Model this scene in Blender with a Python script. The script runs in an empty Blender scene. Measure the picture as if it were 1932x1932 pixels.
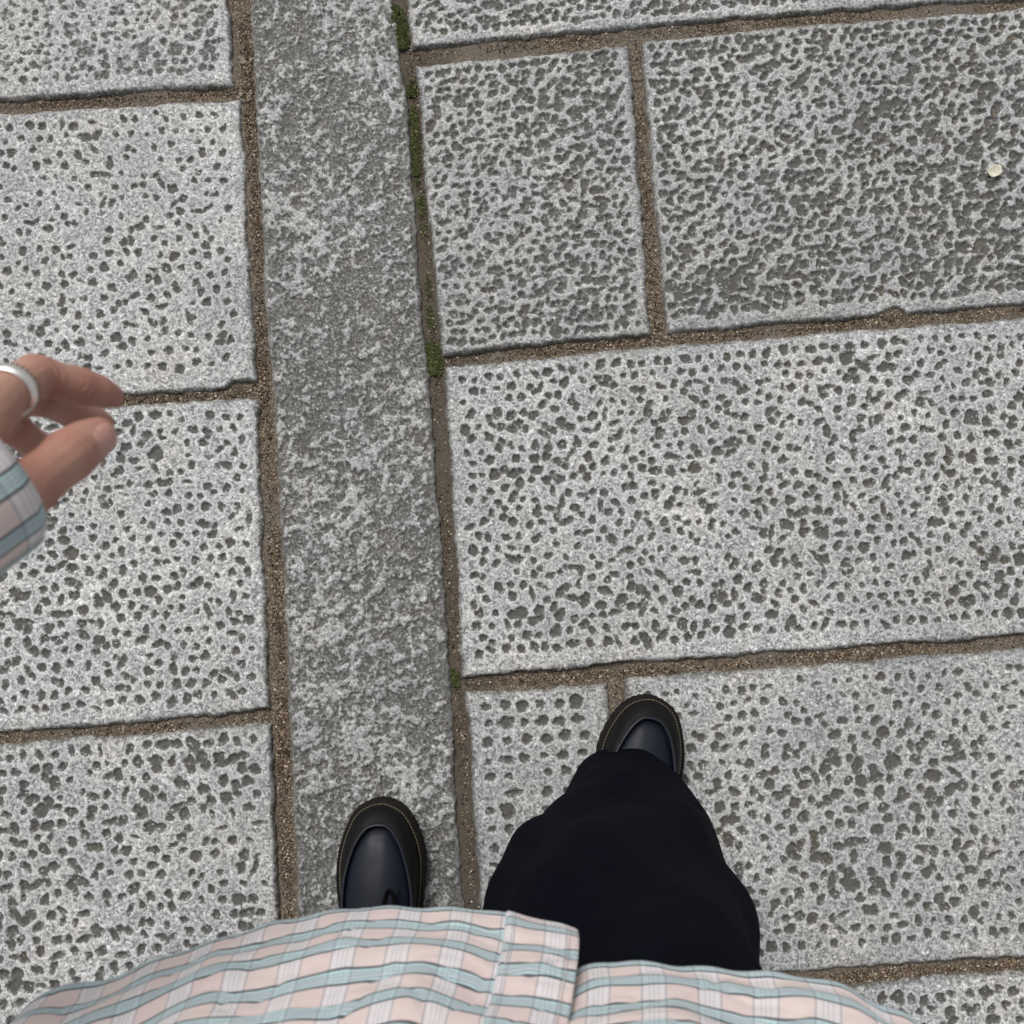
import bpy, bmesh, math, random
import numpy as np
from mathutils import Vector, Matrix
random.seed(7); rng = np.random.default_rng(11)
S = bpy.context.scene; COL = S.collection; R = math.radians; PI = math.pi

# ---------------- camera ----------------
CAM_H = 1.35; TILT = R(7); HALF = math.tan(R(27))
cd = bpy.data.cameras.new('camera'); cam = bpy.data.objects.new('camera', cd); COL.objects.link(cam)
cam.location = (0, 0, CAM_H); cam.rotation_euler = (TILT, 0, 0)
cd.sensor_width = 36; cd.lens = 18/HALF; cd.clip_start = .01; cd.clip_end = 500
cd.dof.use_dof = True; cd.dof.focus_distance = 1.33; cd.dof.aperture_fstop = 17
S.camera = cam
# ---------------- sky, sun, exposure ----------------
SUN_EL, SUN_AZ = R(56), R(-25)          # azimuth from +Y (top of the picture) towards +X
W = bpy.data.worlds.new('World'); S.world = W; W.use_nodes = True
wn, wl = W.node_tree.nodes, W.node_tree.links
sky = wn.new('ShaderNodeTexSky'); sky.sky_type = 'NISHITA'; sky.sun_disc = False
sky.sun_elevation = SUN_EL; sky.sun_rotation = SUN_AZ; sky.dust_density = 4
hs = wn.new('ShaderNodeHueSaturation'); hs.inputs['Saturation'].default_value = .22
wl.new(sky.outputs[0], hs.inputs['Color']); wl.new(hs.outputs[0], wn['Background'].inputs[0])
wn['Background'].inputs[1].default_value = .10
sd = bpy.data.lights.new('sun', 'SUN'); sun = bpy.data.objects.new('sun', sd); COL.objects.link(sun)
sd.energy = 1.55; sd.angle = R(22); sd.color = (1, .97, .93)
dv = Vector((math.sin(SUN_AZ)*math.cos(SUN_EL), math.cos(SUN_AZ)*math.cos(SUN_EL), math.sin(SUN_EL)))
sun.rotation_euler = dv.to_track_quat('Z', 'Y').to_euler(); sun.location = dv*5
S.view_settings.view_transform = 'Standard'; S.view_settings.look = 'None'
S.view_settings.gamma = 1; S.view_settings.use_curve_mapping = False
S.view_settings.exposure = 0.02

# ---------------- helpers ----------------
ct, st = math.cos(TILT), math.sin(TILT)
def at(px, py, z=0.0):
    """point at height z seen at (px,py) of a 1932-wide frame"""
    dx = (px-966)/966*HALF; dy = (966-py)/966*HALF
    wx, wy, wz = dx, dy*ct+st, dy*st-ct
    k = (z-CAM_H)/wz
    return Vector((wx*k, wy*k, z))
def zm(zx, zy, z):      # hand study coordinates
    return at(zx*.2198, 636.8+zy*.2198, z)

def tag(o, label=None, cat=None, group=None, kind=None):
    if label: o['label'] = label
    if cat: o['category'] = cat
    if group: o['group'] = group
    if kind: o['kind'] = kind
    return o
def link(o, parent=None):
    COL.objects.link(o)
    if parent: o.parent = parent
    return o
def empty(name, loc=(0, 0, 0)):
    o = bpy.data.objects.new(name, None); o.location = loc; o.empty_display_size = .1
    return link(o)
def mesh_np(name, verts, faces, mat, parent=None, smooth=True, attrs=None, uv=None):
    """faces: (n,4) or (n,3) int array"""
    me = bpy.data.meshes.new(name); verts = np.asarray(verts, np.float32); faces = np.asarray(faces, np.int32)
    n, k = faces.shape
    me.vertices.add(len(verts)); me.vertices.foreach_set('co', verts.ravel())
    me.loops.add(n*k); me.loops.foreach_set('vertex_index', faces.ravel())
    me.polygons.add(n); me.polygons.foreach_set('loop_start', np.arange(0, n*k, k, dtype=np.int32))
    me.update(calc_edges=True)
    me.polygons.foreach_set('use_smooth', np.full(n, smooth))
    for a, d in (attrs or {}).items():
        at_ = me.attributes.new(a, 'FLOAT', 'POINT'); at_.data.foreach_set('value', np.asarray(d, np.float32).ravel())
    if uv is not None:
        l = me.uv_layers.new(name='UVMap'); l.data.foreach_set('uv', np.asarray(uv, np.float32)[faces.ravel()].ravel())
    if mat: me.materials.append(mat)
    o = bpy.data.objects.new(name, me)
    return link(o, parent)
def grid_faces(nu, nv, closed=False):
    i = np.arange(nu if closed else nu-1); j = np.arange(nv-1)
    I, J = np.meshgrid(i, j, indexing='ij'); I2 = (I+1) % nu
    return np.stack([I*nv+J, I2*nv+J, I2*nv+J+1, I*nv+J+1], -1).reshape(-1, 4)

_lat = {}
def vnoise(x, y, scale, seed):
    N = 256
    if seed not in _lat: _lat[seed] = np.random.default_rng(seed).random((N, N)).astype(np.float32)
    lat = _lat[seed]
    X = np.asarray(x)/scale+500.37; Y = np.asarray(y)/scale+500.71
    xi = np.floor(X).astype(int); yi = np.floor(Y).astype(int); fx = X-xi; fy = Y-yi
    fx = fx*fx*(3-2*fx); fy = fy*fy*(3-2*fy)
    a = lat[xi % N, yi % N]; b = lat[(xi+1) % N, yi % N]; c = lat[xi % N, (yi+1) % N]; d = lat[(xi+1) % N, (yi+1) % N]
    return (a*(1-fx)+b*fx)*(1-fy)+(c*(1-fx)+d*fx)*fy-.5
def fbm(x, y, scale, seed, o=3):
    s = 0; a = 1
    for k in range(o): s = s+a*vnoise(x, y, scale, seed+k*17); scale *= .5; a *= .55
    return s

# node building
class N:
    def __init__(s, name):
        s.m = bpy.data.materials.new(name); s.m.use_nodes = True; s.t = s.m.node_tree; s.n = s.t.nodes; s.l = s.t.links
        s.b = s.n['Principled BSDF']
    def node(s, typ, ins=None, **kw):
        x = s.n.new('ShaderNode'+typ)
        for k, v in kw.items(): setattr(x, k, v)
        for k, v in (ins or {}).items(): s.set(x.inputs[k], v)
        return x
    def set(s, sock, v):
        if isinstance(v, bpy.types.NodeSocket): s.l.new(v, sock)
        else: sock.default_value = v
    def math(s, op, a, b=0.0, c=None, clamp=False):
        x = s.node('Math', {0: a, 1: b}, operation=op, use_clamp=clamp)
        if c is not None: s.set(x.inputs[2], c)
        return x.outputs[0]
    def noise(s, vec, scale, detail=3, rough=.55):
        return s.node('TexNoise', {'Vector': vec, 'Scale': scale, 'Detail': detail, 'Roughness': rough}).outputs[0]
    def map(s, v, a, b, c=0.0, d=1.0, smooth=False):
        x = s.node('MapRange', {0: v, 1: a, 2: b, 3: c, 4: d}, clamp=True)
        if smooth: x.interpolation_type = 'SMOOTHSTEP'
        return x.outputs[0]
    def mix(s, f, a, b, mode='MIX'):
        x = s.node('Mix', data_type='RGBA', blend_type=mode)
        s.set(x.inputs[0], f)
        s.set(x.inputs[6], a if isinstance(a, bpy.types.NodeSocket) else (*a, 1)); s.set(x.inputs[7], b if isinstance(b, bpy.types.NodeSocket) else (*b, 1))
        return x.outputs[2]
    def ramp(s, f, stops, interp='LINEAR'):
        x = s.node('ValToRGB', {0: f}); r = x.color_ramp; r.interpolation = interp
        r.elements.remove(r.elements[1]); r.elements[0].position = stops[0][0]; r.elements[0].color = (*stops[0][1], 1)
        for p, c in stops[1:]: e = r.elements.new(p); e.color = (*c, 1)
        return x.outputs[0]
    def bump(s, h, dist, strength=1.0):
        x = s.node('Bump', {'Height': h, 'Distance': dist, 'Strength': strength}); s.l.new(x.outputs[0], s.b.inputs['Normal'])
    def out(s, col=None, rough=None, spec=None):
        if col is not None: s.set(s.b.inputs['Base Color'], col if isinstance(col, bpy.types.NodeSocket) else (*col, 1))
        if rough is not None: s.set(s.b.inputs['Roughness'], rough)
        if spec is not None: s.set(s.b.inputs['Specular IOR Level'], spec)
        return s.m

def granite(name, use_attr=True):
    m = N(name); P = m.node('NewGeometry').outputs['Position']
    nz = m.node('TexNoise', {'Vector': P, 'Scale': 260.0, 'Detail': 3.0, 'Roughness': .6}).outputs[0]
    nz2 = m.noise(P, 900.0, 2)
    if use_attr:
        sdf = m.node('Attribute', attribute_name='pit').outputs['Fac']; tone = m.node('Attribute', attribute_name='tone').outputs['Fac']
        worn = m.node('Attribute', attribute_name='worn').outputs['Fac']
    else:
        wv = m.node('VectorMath', {0: P, 1: m.node('TexNoise', {'Vector': P, 'Scale': 40.0}).outputs[1]}, operation='MULTIPLY_ADD')
        wv.inputs[1].default_value = (1, 1, 1); m.l.new(m.node('VectorMath', {0: m.node('TexNoise', {'Vector': P, 'Scale': 60.0}).outputs[1], 1: (.012, .012, 0)}, operation='MULTIPLY').outputs[0], wv.inputs[2])
        vo = m.node('TexVoronoi', {'Vector': wv.outputs[0], 'Scale': 44.0}).outputs['Distance']
        sdf = m.math('MULTIPLY', m.math('SUBTRACT', vo, .33), .016); tone = m.math('MULTIPLY', m.noise(P, 1.2, 2), .9); worn = 0.0
    soft = m.node('Attribute', attribute_name='soft').outputs['Fac'] if use_attr else 0.0
    nzm = m.noise(P, 150.0, 4, .62)
    sd = m.math('ADD', sdf, m.math('MULTIPLY_ADD', m.math('SUBTRACT', nz, .5), .0080, m.math('MULTIPLY', m.math('SUBTRACT', nzm, .5), .0050)))
    wdt = m.math('MULTIPLY_ADD', soft, .0016, .0014)
    inside = m.map(m.math('DIVIDE', sd, wdt), 1.0, -1.0)
    # speckle crystals
    c1 = m.node('TexVoronoi', {'Vector': P, 'Scale': 350.0, 'Randomness': 1.0}).outputs['Color']
    c1v = m.node('SeparateColor', {0: c1}).outputs[0]
    c2 = m.node('TexVoronoi', {'Vector': P, 'Scale': 560.0}).outputs['Color']; c2v = m.node('SeparateColor', {0: c2}).outputs[1]
    spk = m.ramp(c1v, [(0, (.09, .09, .095)), (.16, (.16, .16, .17)), (.24, (.38, .38, .385)), (.5, (.52, .52, .515)), (.8, (.72, .72, .71)), (1, (.95, .95, .93))])
    spk2 = m.ramp(c2v, [(0, (.05, .05, .055)), (.16, (.20, .20, .21)), (.26, (.46, .46, .46)), (.75, (.62, .62, .61)), (1, (.95, .95, .93))])
    top = m.mix(1.0, m.mix(.74, (1, 1, 1), spk), m.mix(.56, (1, 1, 1), spk2), 'MULTIPLY'); top = m.mix(1.0, top, (1.04, 1.04, 1.04), 'MULTIPLY')
    mot = m.map(nzm, .36, .64, .72, 1.22); top = m.mix(1.0, top, m.node('CombineColor', {0: mot, 1: mot, 2: mot}).outputs[0], 'MULTIPLY')
    st1 = m.map(m.noise(P, 4.5, 4, .6), .36, .62, .82, 1.05); st2 = m.map(m.noise(P, 26.0, 3), .30, .48, .86, 1.0); stn = m.math('MULTIPLY', st1, st2)
    top = m.mix(1.0, top, m.node('CombineColor', {0: stn, 1: stn, 2: stn}).outputs[0], 'MULTIPLY')
    warm = m.map(m.noise(P, 9.0, 2), .35, .7)
    top = m.mix(1.0, top, m.mix(warm, (.95, .975, 1.0), (1.0, .985, .95)), 'MULTIPLY')
    rim = m.math('MULTIPLY', m.map(sd, .0003, .0010), m.map(sd, .0034, .0014))
    top = m.mix(m.math('MULTIPLY', rim, .50), top, (.80, .80, .78))
    tn = m.math('ADD', .62, m.math('MULTIPLY', tone, .55))
    top = m.mix(1.0, top, m.node('CombineColor', {0: tn, 1: tn, 2: tn}).outputs[0], 'MULTIPLY')
    # grime held in the pits
    grn = m.map(m.noise(P, 14.0, 3), .52, .72)
    pit = m.mix(grn, (.092, .090, .083), (.092, .084, .062))
    rust = m.map(m.noise(P, 31.0, 1), .68, .78)
    pit = m.mix(m.math('MULTIPLY', rust, .22), pit, (.16, .10, .065))
    pit = m.mix(m.math('MULTIPLY', m.map(nz2, .58, .8), m.math('MULTIPLY_ADD', soft, .35, .40)), pit, spk2)
    pit = m.mix(m.math('MULTIPLY', soft, m.map(nz, .44, .60, .0, .60)), pit, m.mix(.55, spk, spk2))
    cr = m.math('MULTIPLY', m.map(c1v, .90, .93), m.map(nz, .5, .62))
    pit = m.mix(m.math('MULTIPLY', cr, .7), pit, (.6, .6, .58))
    col = m.mix(inside, top, pit)
    # dirt film on worn edges
    film = m.math('MULTIPLY', worn, m.map(nz, .3, .62))
    col = m.mix(m.math('MULTIPLY', film, .85), col, (.125, .12, .105))
    h = m.math('ADD', m.math('MULTIPLY', c1v, .35), m.math('ADD', nz, m.math('MULTIPLY', nz2, .6)))
    m.bump(h, .0011, .65)
    return m.out(col, m.map(c2v, 0, 1, .55, .85), .35)
M_GR = granite('pitted_granite'); M_GR_FAR = granite('granite_paving_far', False)

def mortar():
    m = N('joint_mortar'); P = m.node('NewGeometry').outputs['Position']
    n1 = m.noise(P, 7.0, 3); n2 = m.noise(P, 600.0, 3); v = m.node('TexVoronoi', {'Vector': P, 'Scale': 620.0}).outputs['Color']
    vv = m.node('SeparateColor', {0: v}).outputs[0]
    base = m.mix(m.map(n1, .38, .62), (.200, .178, .150), (.195, .155, .115))
    gr = m.ramp(vv, [(0, (.03, .025, .02)), (.35, (.10, .078, .058)), (.7, (.21, .165, .12)), (.9, (.36, .29, .21)), (1, (.62, .52, .40))])
    col = m.mix(m.map(n1, .35, .6, .25, .8), base, gr)
    dirt = m.node('Attribute', attribute_name='dirt').outputs['Fac']
    col = m.mix(m.math('MULTIPLY', dirt, .75), col, (.100, .087, .069))
    m.bump(m.math('ADD', n2, m.math('MULTIPLY', vv, .5)), .0018, .9)
    return m.out(col, .9, .2)
M_MO = mortar()
def simple(name, col, rough=.6, spec=.5, bump=None, var=0, scale=60):
    m = N(name); P = m.node('TexCoord').outputs['Object']
    c = col
    if var: c = m.mix(m.map(m.noise(P, scale, 4), .3, .7), tuple(x*(1-var) for x in col), tuple(min(1, x*(1+var)) for x in col))
    if bump: m.bump(m.noise(P, bump[0], 4), bump[1], .7)
    return m.out(c, rough, spec)

# ---------------- pavement ----------------
def curve_pts(pts, n):
    p = np.array([[*at(x, y)][:2] for x, y in pts]); d = np.r_[0, np.cumsum(np.linalg.norm(np.diff(p, axis=0), axis=1))]
    s = np.linspace(0, d[-1], n); return np.stack([np.interp(s, d, p[:, 0]), np.interp(s, d, p[:, 1])], -1), d[-1]

def pits_poisson(Wd, H, sp, margin, seed, grid=False):
    r = np.random.default_rng(seed); out = []
    if grid:
        for i in np.arange(margin, H-margin, sp*1.05):
            x = margin+r.random()*.3*sp
            while x < Wd-margin:
                out.append((x, i+r.normal()*sp*.05)); x += sp*(1.0+r.random()*.22)
        return np.array(out)
    cell = sp*.98; k = 0
    for j, y in enumerate(np.arange(margin, H-margin+1e-4, cell*.9)):
        for x in np.arange(margin+(j % 2)*cell*.5, Wd-margin+1e-4, cell):
            ed = min(x, Wd-x, y, H-y) < margin+cell*1.3
            q = .11 if ed else .21
            out.append((x+r.normal()*q*cell, y+r.normal()*q*cell))
    return np.array(out)

def slab(parent, top, right, bottom, left, kind, seed, h=.0019, z0=0.0, tone=.7):
    """edges as pixel polylines: top and bottom run left to right, left and right run top to bottom"""
    K = KINDS[kind]
    Lt = curve_pts(top, 2)[1]; Lr = curve_pts(right, 2)[1]; Lb = curve_pts(bottom, 2)[1]; Ll = curve_pts(left, 2)[1]
    nu = max(3, int(max(Lt, Lb)/h)); nv = max(3, int(max(Lr, Ll)/h)); Wd = (Lt+Lb)/2; H = (Lr+Ll)/2
    T, B, Rr, L = (curve_pts(c, n)[0] for c, n in ((top, nu), (bottom, nu), (right, nv), (left, nv)))
    u = np.linspace(0, 1, nu)[:, None, None]; v = np.linspace(0, 1, nv)[None, :, None]
    C = (1-v)*T[:, None]+v*B[:, None]+(1-u)*L[None]+u*Rr[None]-((1-u)*(1-v)*T[0]+u*(1-v)*T[-1]+(1-u)*v*B[0]+u*v*B[-1])
    X, Y = C[..., 0].copy(), C[..., 1].copy()
    s = np.broadcast_to(u[..., 0]*Wd, (nu, nv)).copy(); t = np.broadcast_to(v[..., 0]*H, (nu, nv)).copy()
    d = np.minimum(np.minimum(s, Wd-s), np.minimum(t, H-t))
    ox = seed*3.7
    # ragged arris: pull the border in and out
    wob = (fbm(X+ox, Y, .05, seed+5)*.0042+fbm(X+ox, Y, .009, seed+6)*.0028)*np.clip(1-d/.02, 0, 1)
    cs, ctv = (s-Wd/2), (t-H/2); lenx = np.clip(1-np.minimum(s, Wd-s)/.02, 0, 1); leny = np.clip(1-np.minimum(t, H-t)/.02, 0, 1)
    X -= np.sign(cs)*wob*lenx; Y += np.sign(ctv)*wob*leny
    Z = fbm(s+ox, t, .25, seed+9, 2)*.0022+fbm(s+ox, t, .03, seed+12, 2)*.0010
    warpx = s+fbm(s+ox, t, .012, seed+31, 2)*K.get('warp', .0016); warpy = t+fbm(s+ox, t, .012, seed+57, 2)*K.get('warp', .0016)
    sdf = np.full((nu, nv), .02)
    if kind == 'rough' or K.get('noise'):
        big = fbm(s+ox, t, .11, seed+71, 2)
        qs, qt = (s+t)*.707, (s-t)*.707*.7
        f = fbm(qs+ox, qt, .0095, seed+40, 3)*.8+fbm(qs+ox, qt, .0042, seed+41, 2)*.85
        sdf = (f+K['bias']+big*.34)*.0095
        Z += f*.0019
    if K.get('sp'):
        P = pits_poisson(Wd, H, K['sp'], K['margin'], seed, K.get('grid', False)); r = np.random.default_rng(seed+3)
        dens = vnoise(P[:, 0]+ox, P[:, 1], .12, seed+80)
        keep = r.random(len(P)) > K.get('drop', .05)-dens*.15; P = P[keep]; dens = dens[keep]
        for (px, py), dn in zip(P, dens):
            a = K['r']*np.exp(r.normal()*.17)*(1+dn*K.get('dv', .5)); el = 1+abs(r.normal())*K.get('el', .3)
            th = r.normal()*K.get('ths', 1.5)+K.get('th', 0)
            if r.random() < K.get('long', .06): el *= 2.0
            ph = r.random(4)*6.28; amp = r.random(4)*np.array([.10, .13, .10, .07])
            A, Bq = a*math.sqrt(el), a/math.sqrt(el); rad = A*1.5+.006
            i0, i1 = int((px-rad)/Wd*nu), int((px+rad)/Wd*nu)+2; j0, j1 = int((py-rad)/H*nv), int((py+rad)/H*nv)+2
            i0, j0 = max(i0, 0), max(j0, 0)
            if i0 >= nu or j0 >= nv or i1 <= 0 or j1 <= 0: continue
            dx = warpx[i0:i1, j0:j1]-px; dy = warpy[i0:i1, j0:j1]-py
            xr = dx*math.cos(th)+dy*math.sin(th); yr = -dx*math.sin(th)+dy*math.cos(th)
            an = np.arctan2(yr, xr); rr = np.sqrt((xr/A)**2+(yr/Bq)**2)
            q = (rr-1-sum(amp[k]*np.sin((k+2)*an+ph[k]) for k in range(4)))*Bq
            w = sdf[i0:i1, j0:j1]; kk = .0006
            hh = np.clip(.5+.5*(w-q)/kk, 0, 1); sdf[i0:i1, j0:j1] = w*(1-hh)+q*hh-kk*hh*(1-hh)
    em = K.get('edge', .008); sdf = np.maximum(sdf, (em*(.75+fbm(s+ox, t, .03, seed+90)*.8)-d)*1.0 if em else sdf)
    x = np.clip((-sdf+.0006)/.0030, 0, 1); depth = K['depth']*(x*x*(3-2*x))*(1+fbm(s+ox, t, .02, seed+95, 2)*.6)
    Z -= depth; Z += fbm(s+ox, t, .0045, seed+99, 1)*np.where(sdf < 0, .0007, .0005)
    er = np.clip(1-d/(.0045*(1+fbm(X, Y, .03, seed+14)*1.2)), 0, 1); Z -= er**2*.0050
    Z += z0
    tn = tone+fbm(s+ox, t, .3, seed+21, 2)*.22+(np.clip(1-d/.035, 0, 1)*K.get('edgetone', .06))
    worn = np.clip(np.clip(1-d/.006, 0, 1)*1.5, 0, 1)+np.clip(fbm(X, Y, .02, seed+15)+.15, 0, .5)*np.clip(1-d/.012, 0, 1)*1.5
    V = np.stack([X, Y, Z], -1).reshape(-1, 3); F = grid_faces(nu, nv)[:, ::-1] if False else grid_faces(nu, nv)[:, [0, 3, 2, 1]]
    # skirt
    idx = np.arange(nu*nv).reshape(nu, nv); ring = np.r_[idx[:, 0], idx[-1, 1:], idx[-2::-1, -1], idx[0, -2:0:-1]]
    lo = V[ring].copy(); lo[:, 2] = -.05
    n0 = len(V); k = len(ring); a = ring; b = np.roll(ring, -1); c = n0+np.arange(k); e = np.roll(c, -1)
    F = np.r_[F, np.stack([a, b, e, c], -1)]; V = np.r_[V, lo]
    at_ = {'pit': np.r_[sdf.ravel(), np.full(k, .01)], 'tone': np.r_[tn.ravel(), np.full(k, .4)], 'worn': np.r_[worn.ravel(), np.ones(k)], 'soft': np.full(len(V), K.get('soft', .12))}
    return mesh_np('paving_slab', V, F, M_GR, parent, True, at_)

KINDS = {
 'sparse': dict(sp=.0225, r=.0053, margin=.022, depth=.0032, drop=.06, el=.28, long=.07, th=1.0, dv=.4),
 'medium': dict(sp=.0204, r=.0055, margin=.022, depth=.0034, drop=.04, el=.28, long=.08, dv=.4),
 'right':  dict(sp=.0194, r=.0057, margin=.022, depth=.0036, drop=.02, el=.28, long=.13, dv=.45),
 'large':  dict(sp=.0206, r=.0062, margin=.018, depth=.0036, drop=.03, el=.35, long=.14, dv=.4, edgetone=0, warp=.0020),
 'blotch': dict(sp=.0210, r=.0059, margin=.026, depth=.0030, drop=.05, el=.32, long=.14, dv=.5, warp=.0020),
 'dense':  dict(sp=.0150, r=.0054, margin=.014, depth=.0034, drop=.02, el=.50, long=.12, th=-.5, ths=.5, dv=.3, warp=.0025, soft=.22),
 'denser': dict(sp=.0156, r=.0061, margin=.014, depth=.0036, drop=.01, el=.50, long=.15, th=-.5, ths=.5, dv=.3, warp=.0025, soft=.15),
 'fine':   dict(sp=.0152, r=.0051, margin=.016, depth=.0028, drop=.04, el=.35, long=.12, th=-.5, ths=.6, dv=.4, warp=.0025, soft=.45),
 'rows':   dict(sp=.0215, r=.0064, margin=.020, depth=.0036, drop=.03, el=.25, long=.14, dv=.2, grid=True, th=0, ths=.2),
 'rough':  dict(noise=True, bias=-.15, depth=.0016, edge=.003, edgetone=.05, soft=.55),
}
# joint bed: the pavement itself, its slabs are children
_j = [at(x, y) for x, y in [(757, -80), (778, 130), (802, 420), (820, 680), (842, 1000), (862, 1280), (893, 1720)]]; JX = ([-p.y for p in _j], [p.x for p in _j])
def bed():
    x = np.arange(-.95, .95, .006); y = np.arange(-1.0, 1.0, .006); X, Y = np.meshgrid(x, y, indexing='ij')
    Z = -.0072+fbm(X, Y, .07, 3)*.003+fbm(X, Y, .013, 4)*.0022
    return mesh_np('pavement', np.stack([X, Y, Z], -1).reshape(-1, 3), grid_faces(len(x), len(y)), M_MO, attrs={'dirt': np.clip(1.5-np.abs(X-np.interp(-Y, *JX))/.05, 0, 1)})
pav = tag(bed(), 'granite slab paving with gritty brown mortar joints', kind='structure')
SL = [
 # left column
 dict(top=[(-330, -420), (410, -460)], right=[(410, -460), (424, -120), (440, 160)], bottom=[(-330, 214), (0, 189), (250, 172), (440, 160)], left=[(-330, -420), (-330, 214)], kind='fine', tone=.60),
 dict(top=[(-240, 228), (0, 213), (455, 184)], right=[(455, 184), (470, 480), (482, 716)], bottom=[(-240, 776), (0, 758), (225, 744), (395, 737), (424, 731), (438, 721), (482, 716)], left=[(-240, 228), (-240, 776)], kind='sparse', tone=.80),
 dict(top=[(-380, 806), (0, 778), (225, 765), (486, 751)], right=[(486, 751), (494, 1000), (510, 1340)], bottom=[(-380, 1412), (0, 1384), (250, 1364), (510, 1341)], left=[(-380, 806), (-380, 1412)], kind='medium', tone=.76),
 dict(top=[(-300, 1424), (0, 1405), (512, 1364)], right=[(512, 1364), (520, 1600), (530, 1780), (545, 2020)], bottom=[(-300, 2070), (545, 2020)], left=[(-300, 1424), (-300, 2070)], kind='large', tone=.68),
 dict(top=[(-420, 2100), (548, 2045)], right=[(548, 2045), (575, 2600)], bottom=[(-420, 2680), (575, 2600)], left=[(-420, 2100), (-420, 2680)], kind='medium', tone=.7, h=.004),
 # centre strip
 dict(top=[(450, -520), (712, -520)], right=[(712, -520), (742, 0), (768, 200), (797, 600), (838, 1100), (872, 1700), (895, 2100)], bottom=[(583, 2100), (895, 2100)], left=[(450, -520), (472, 0), (483, 190), (500, 560), (535, 1100), (563, 1725), (583, 2100)], kind='rough', tone=.40),
 dict(top=[(584, 2112), (896, 2112)], right=[(896, 2112), (930, 2640)], bottom=[(612, 2640), (930, 2640)], left=[(584, 2112), (612, 2640)], kind='rough', tone=.5, h=.004),
 # right courses
 dict(top=[(745, -470), (1980, -560)], right=[(1980, -560), (2010, -10)], bottom=[(778, 90), (1200, 50), (1500, 25), (1800, 4), (2010, -10)], left=[(745, -470), (768, 20), (778, 90)], kind='dense', tone=.60),
 dict(top=[(787, 126), (1000, 104), (1186, 84)], right=[(1186, 84), (1200, 260), (1228, 632)], bottom=[(836, 670), (1000, 652), (1228, 632)], left=[(787, 126), (806, 400), (836, 670)], kind='dense', tone=.36),
 dict(top=[(1211, 73), (1500, 48), (1932, 14), (2060, 4)], right=[(2060, 4), (2095, 560)], bottom=[(1259, 628), (1500, 606), (1652, 596), (1672, 586), (1695, 583), (1715, 592), (1800, 584), (1932, 572), (2095, 560)], left=[(1211, 73), (1230, 330), (1259, 628)], kind='denser', tone=.42),
 dict(top=[(839, 691), (1250, 652), (1600, 624), (1932, 599), (2120, 586)], right=[(2120, 586), (2160, 1184)], bottom=[(873, 1276), (1250, 1247), (1600, 1222), (1932, 1198), (2160, 1184)], left=[(839, 691), (856, 980), (873, 1276)], kind='right', tone=.70),
 dict(top=[(881, 1308), (1146, 1290)], right=[(1146, 1290), (1180, 1860)], bottom=[(915, 1880), (1180, 1860)], left=[(881, 1308), (915, 1880)], kind='rows', tone=.50),
 dict(top=[(1180, 1280), (1500, 1256), (1932, 1222), (2200, 1202)], right=[(2200, 1202), (2240, 1786)], bottom=[(1210, 1860), (1540, 1833), (1932, 1804), (2240, 1786)], left=[(1180, 1280), (1210, 1860)], kind='blotch', tone=.58),
 dict(top=[(915, 1903), (1600, 1860), (1932, 1831), (2150, 1814)], right=[(2150, 1814), (2190, 2420)], bottom=[(945, 2500), (2190, 2420)], left=[(915, 1903), (945, 2500)], kind='right', tone=.66),
]
for i, q in enumerate(SL):
    slab(pav, q['top'], q['right'], q['bottom'], q['left'], q['kind'], 100+i*13, q.get('h', .0019), [.0006, -.0004, .0, .0012, -.001][i % 5], q['tone'])
# slabs just outside the picture, coarser, and the square beyond
outer = [((-1330, 230), (-262, 228), (-262, 776), (-1330, 850), .7), ((-1330, -360), (-352, -420), (-352, 214), (-1330, 210), .6),
         ((-1380, 870), (-402, 806), (-402, 1412), (-1380, 1480), .7), ((-1380, 1500), (-322, 1428), (-322, 2070), (-1380, 2160), .62),
         ((2034, -560), (2900, -640), (2920, -80), (2034, -14), .6), ((2084, 0), (2950, -66), (2980, 490), (2120, 558), .6),
         ((2144, 584), (3000, 515), (3020, 1110), (2184, 1182), .66), ((2224, 1200), (3050, 1135), (3090, 1700), (2264, 1784), .62), ((2176, 1812), (3100, 1740), (3130, 2330), (2214, 2420), .6)]
for i, (a, b, c, d, tn) in enumerate(outer):
    slab(pav, [a, b], [b, c], [d, c], [a, d], ['medium', 'right', 'dense', 'blotch'][i % 4], 900+i*7, .006, 0, tn)
def far_ground():
    V = []; F = []
    a = 60
    outerq = [(-a, -a), (a, -a), (a, a), (-a, a)]; inner = [(-.94, -.99), (.94, -.99), (.94, .99), (-.94, .99)]
    for x, y in outerq+inner: V.append((x, y, -.012))
    F = [(i, (i+1) % 4, 4+(i+1) % 4, 4+i) for i in range(4)]
    return mesh_np('ground', V, F, M_GR_FAR, None, False)
tag(far_ground(), 'grey granite paving stretching away all round', kind='structure')

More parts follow.
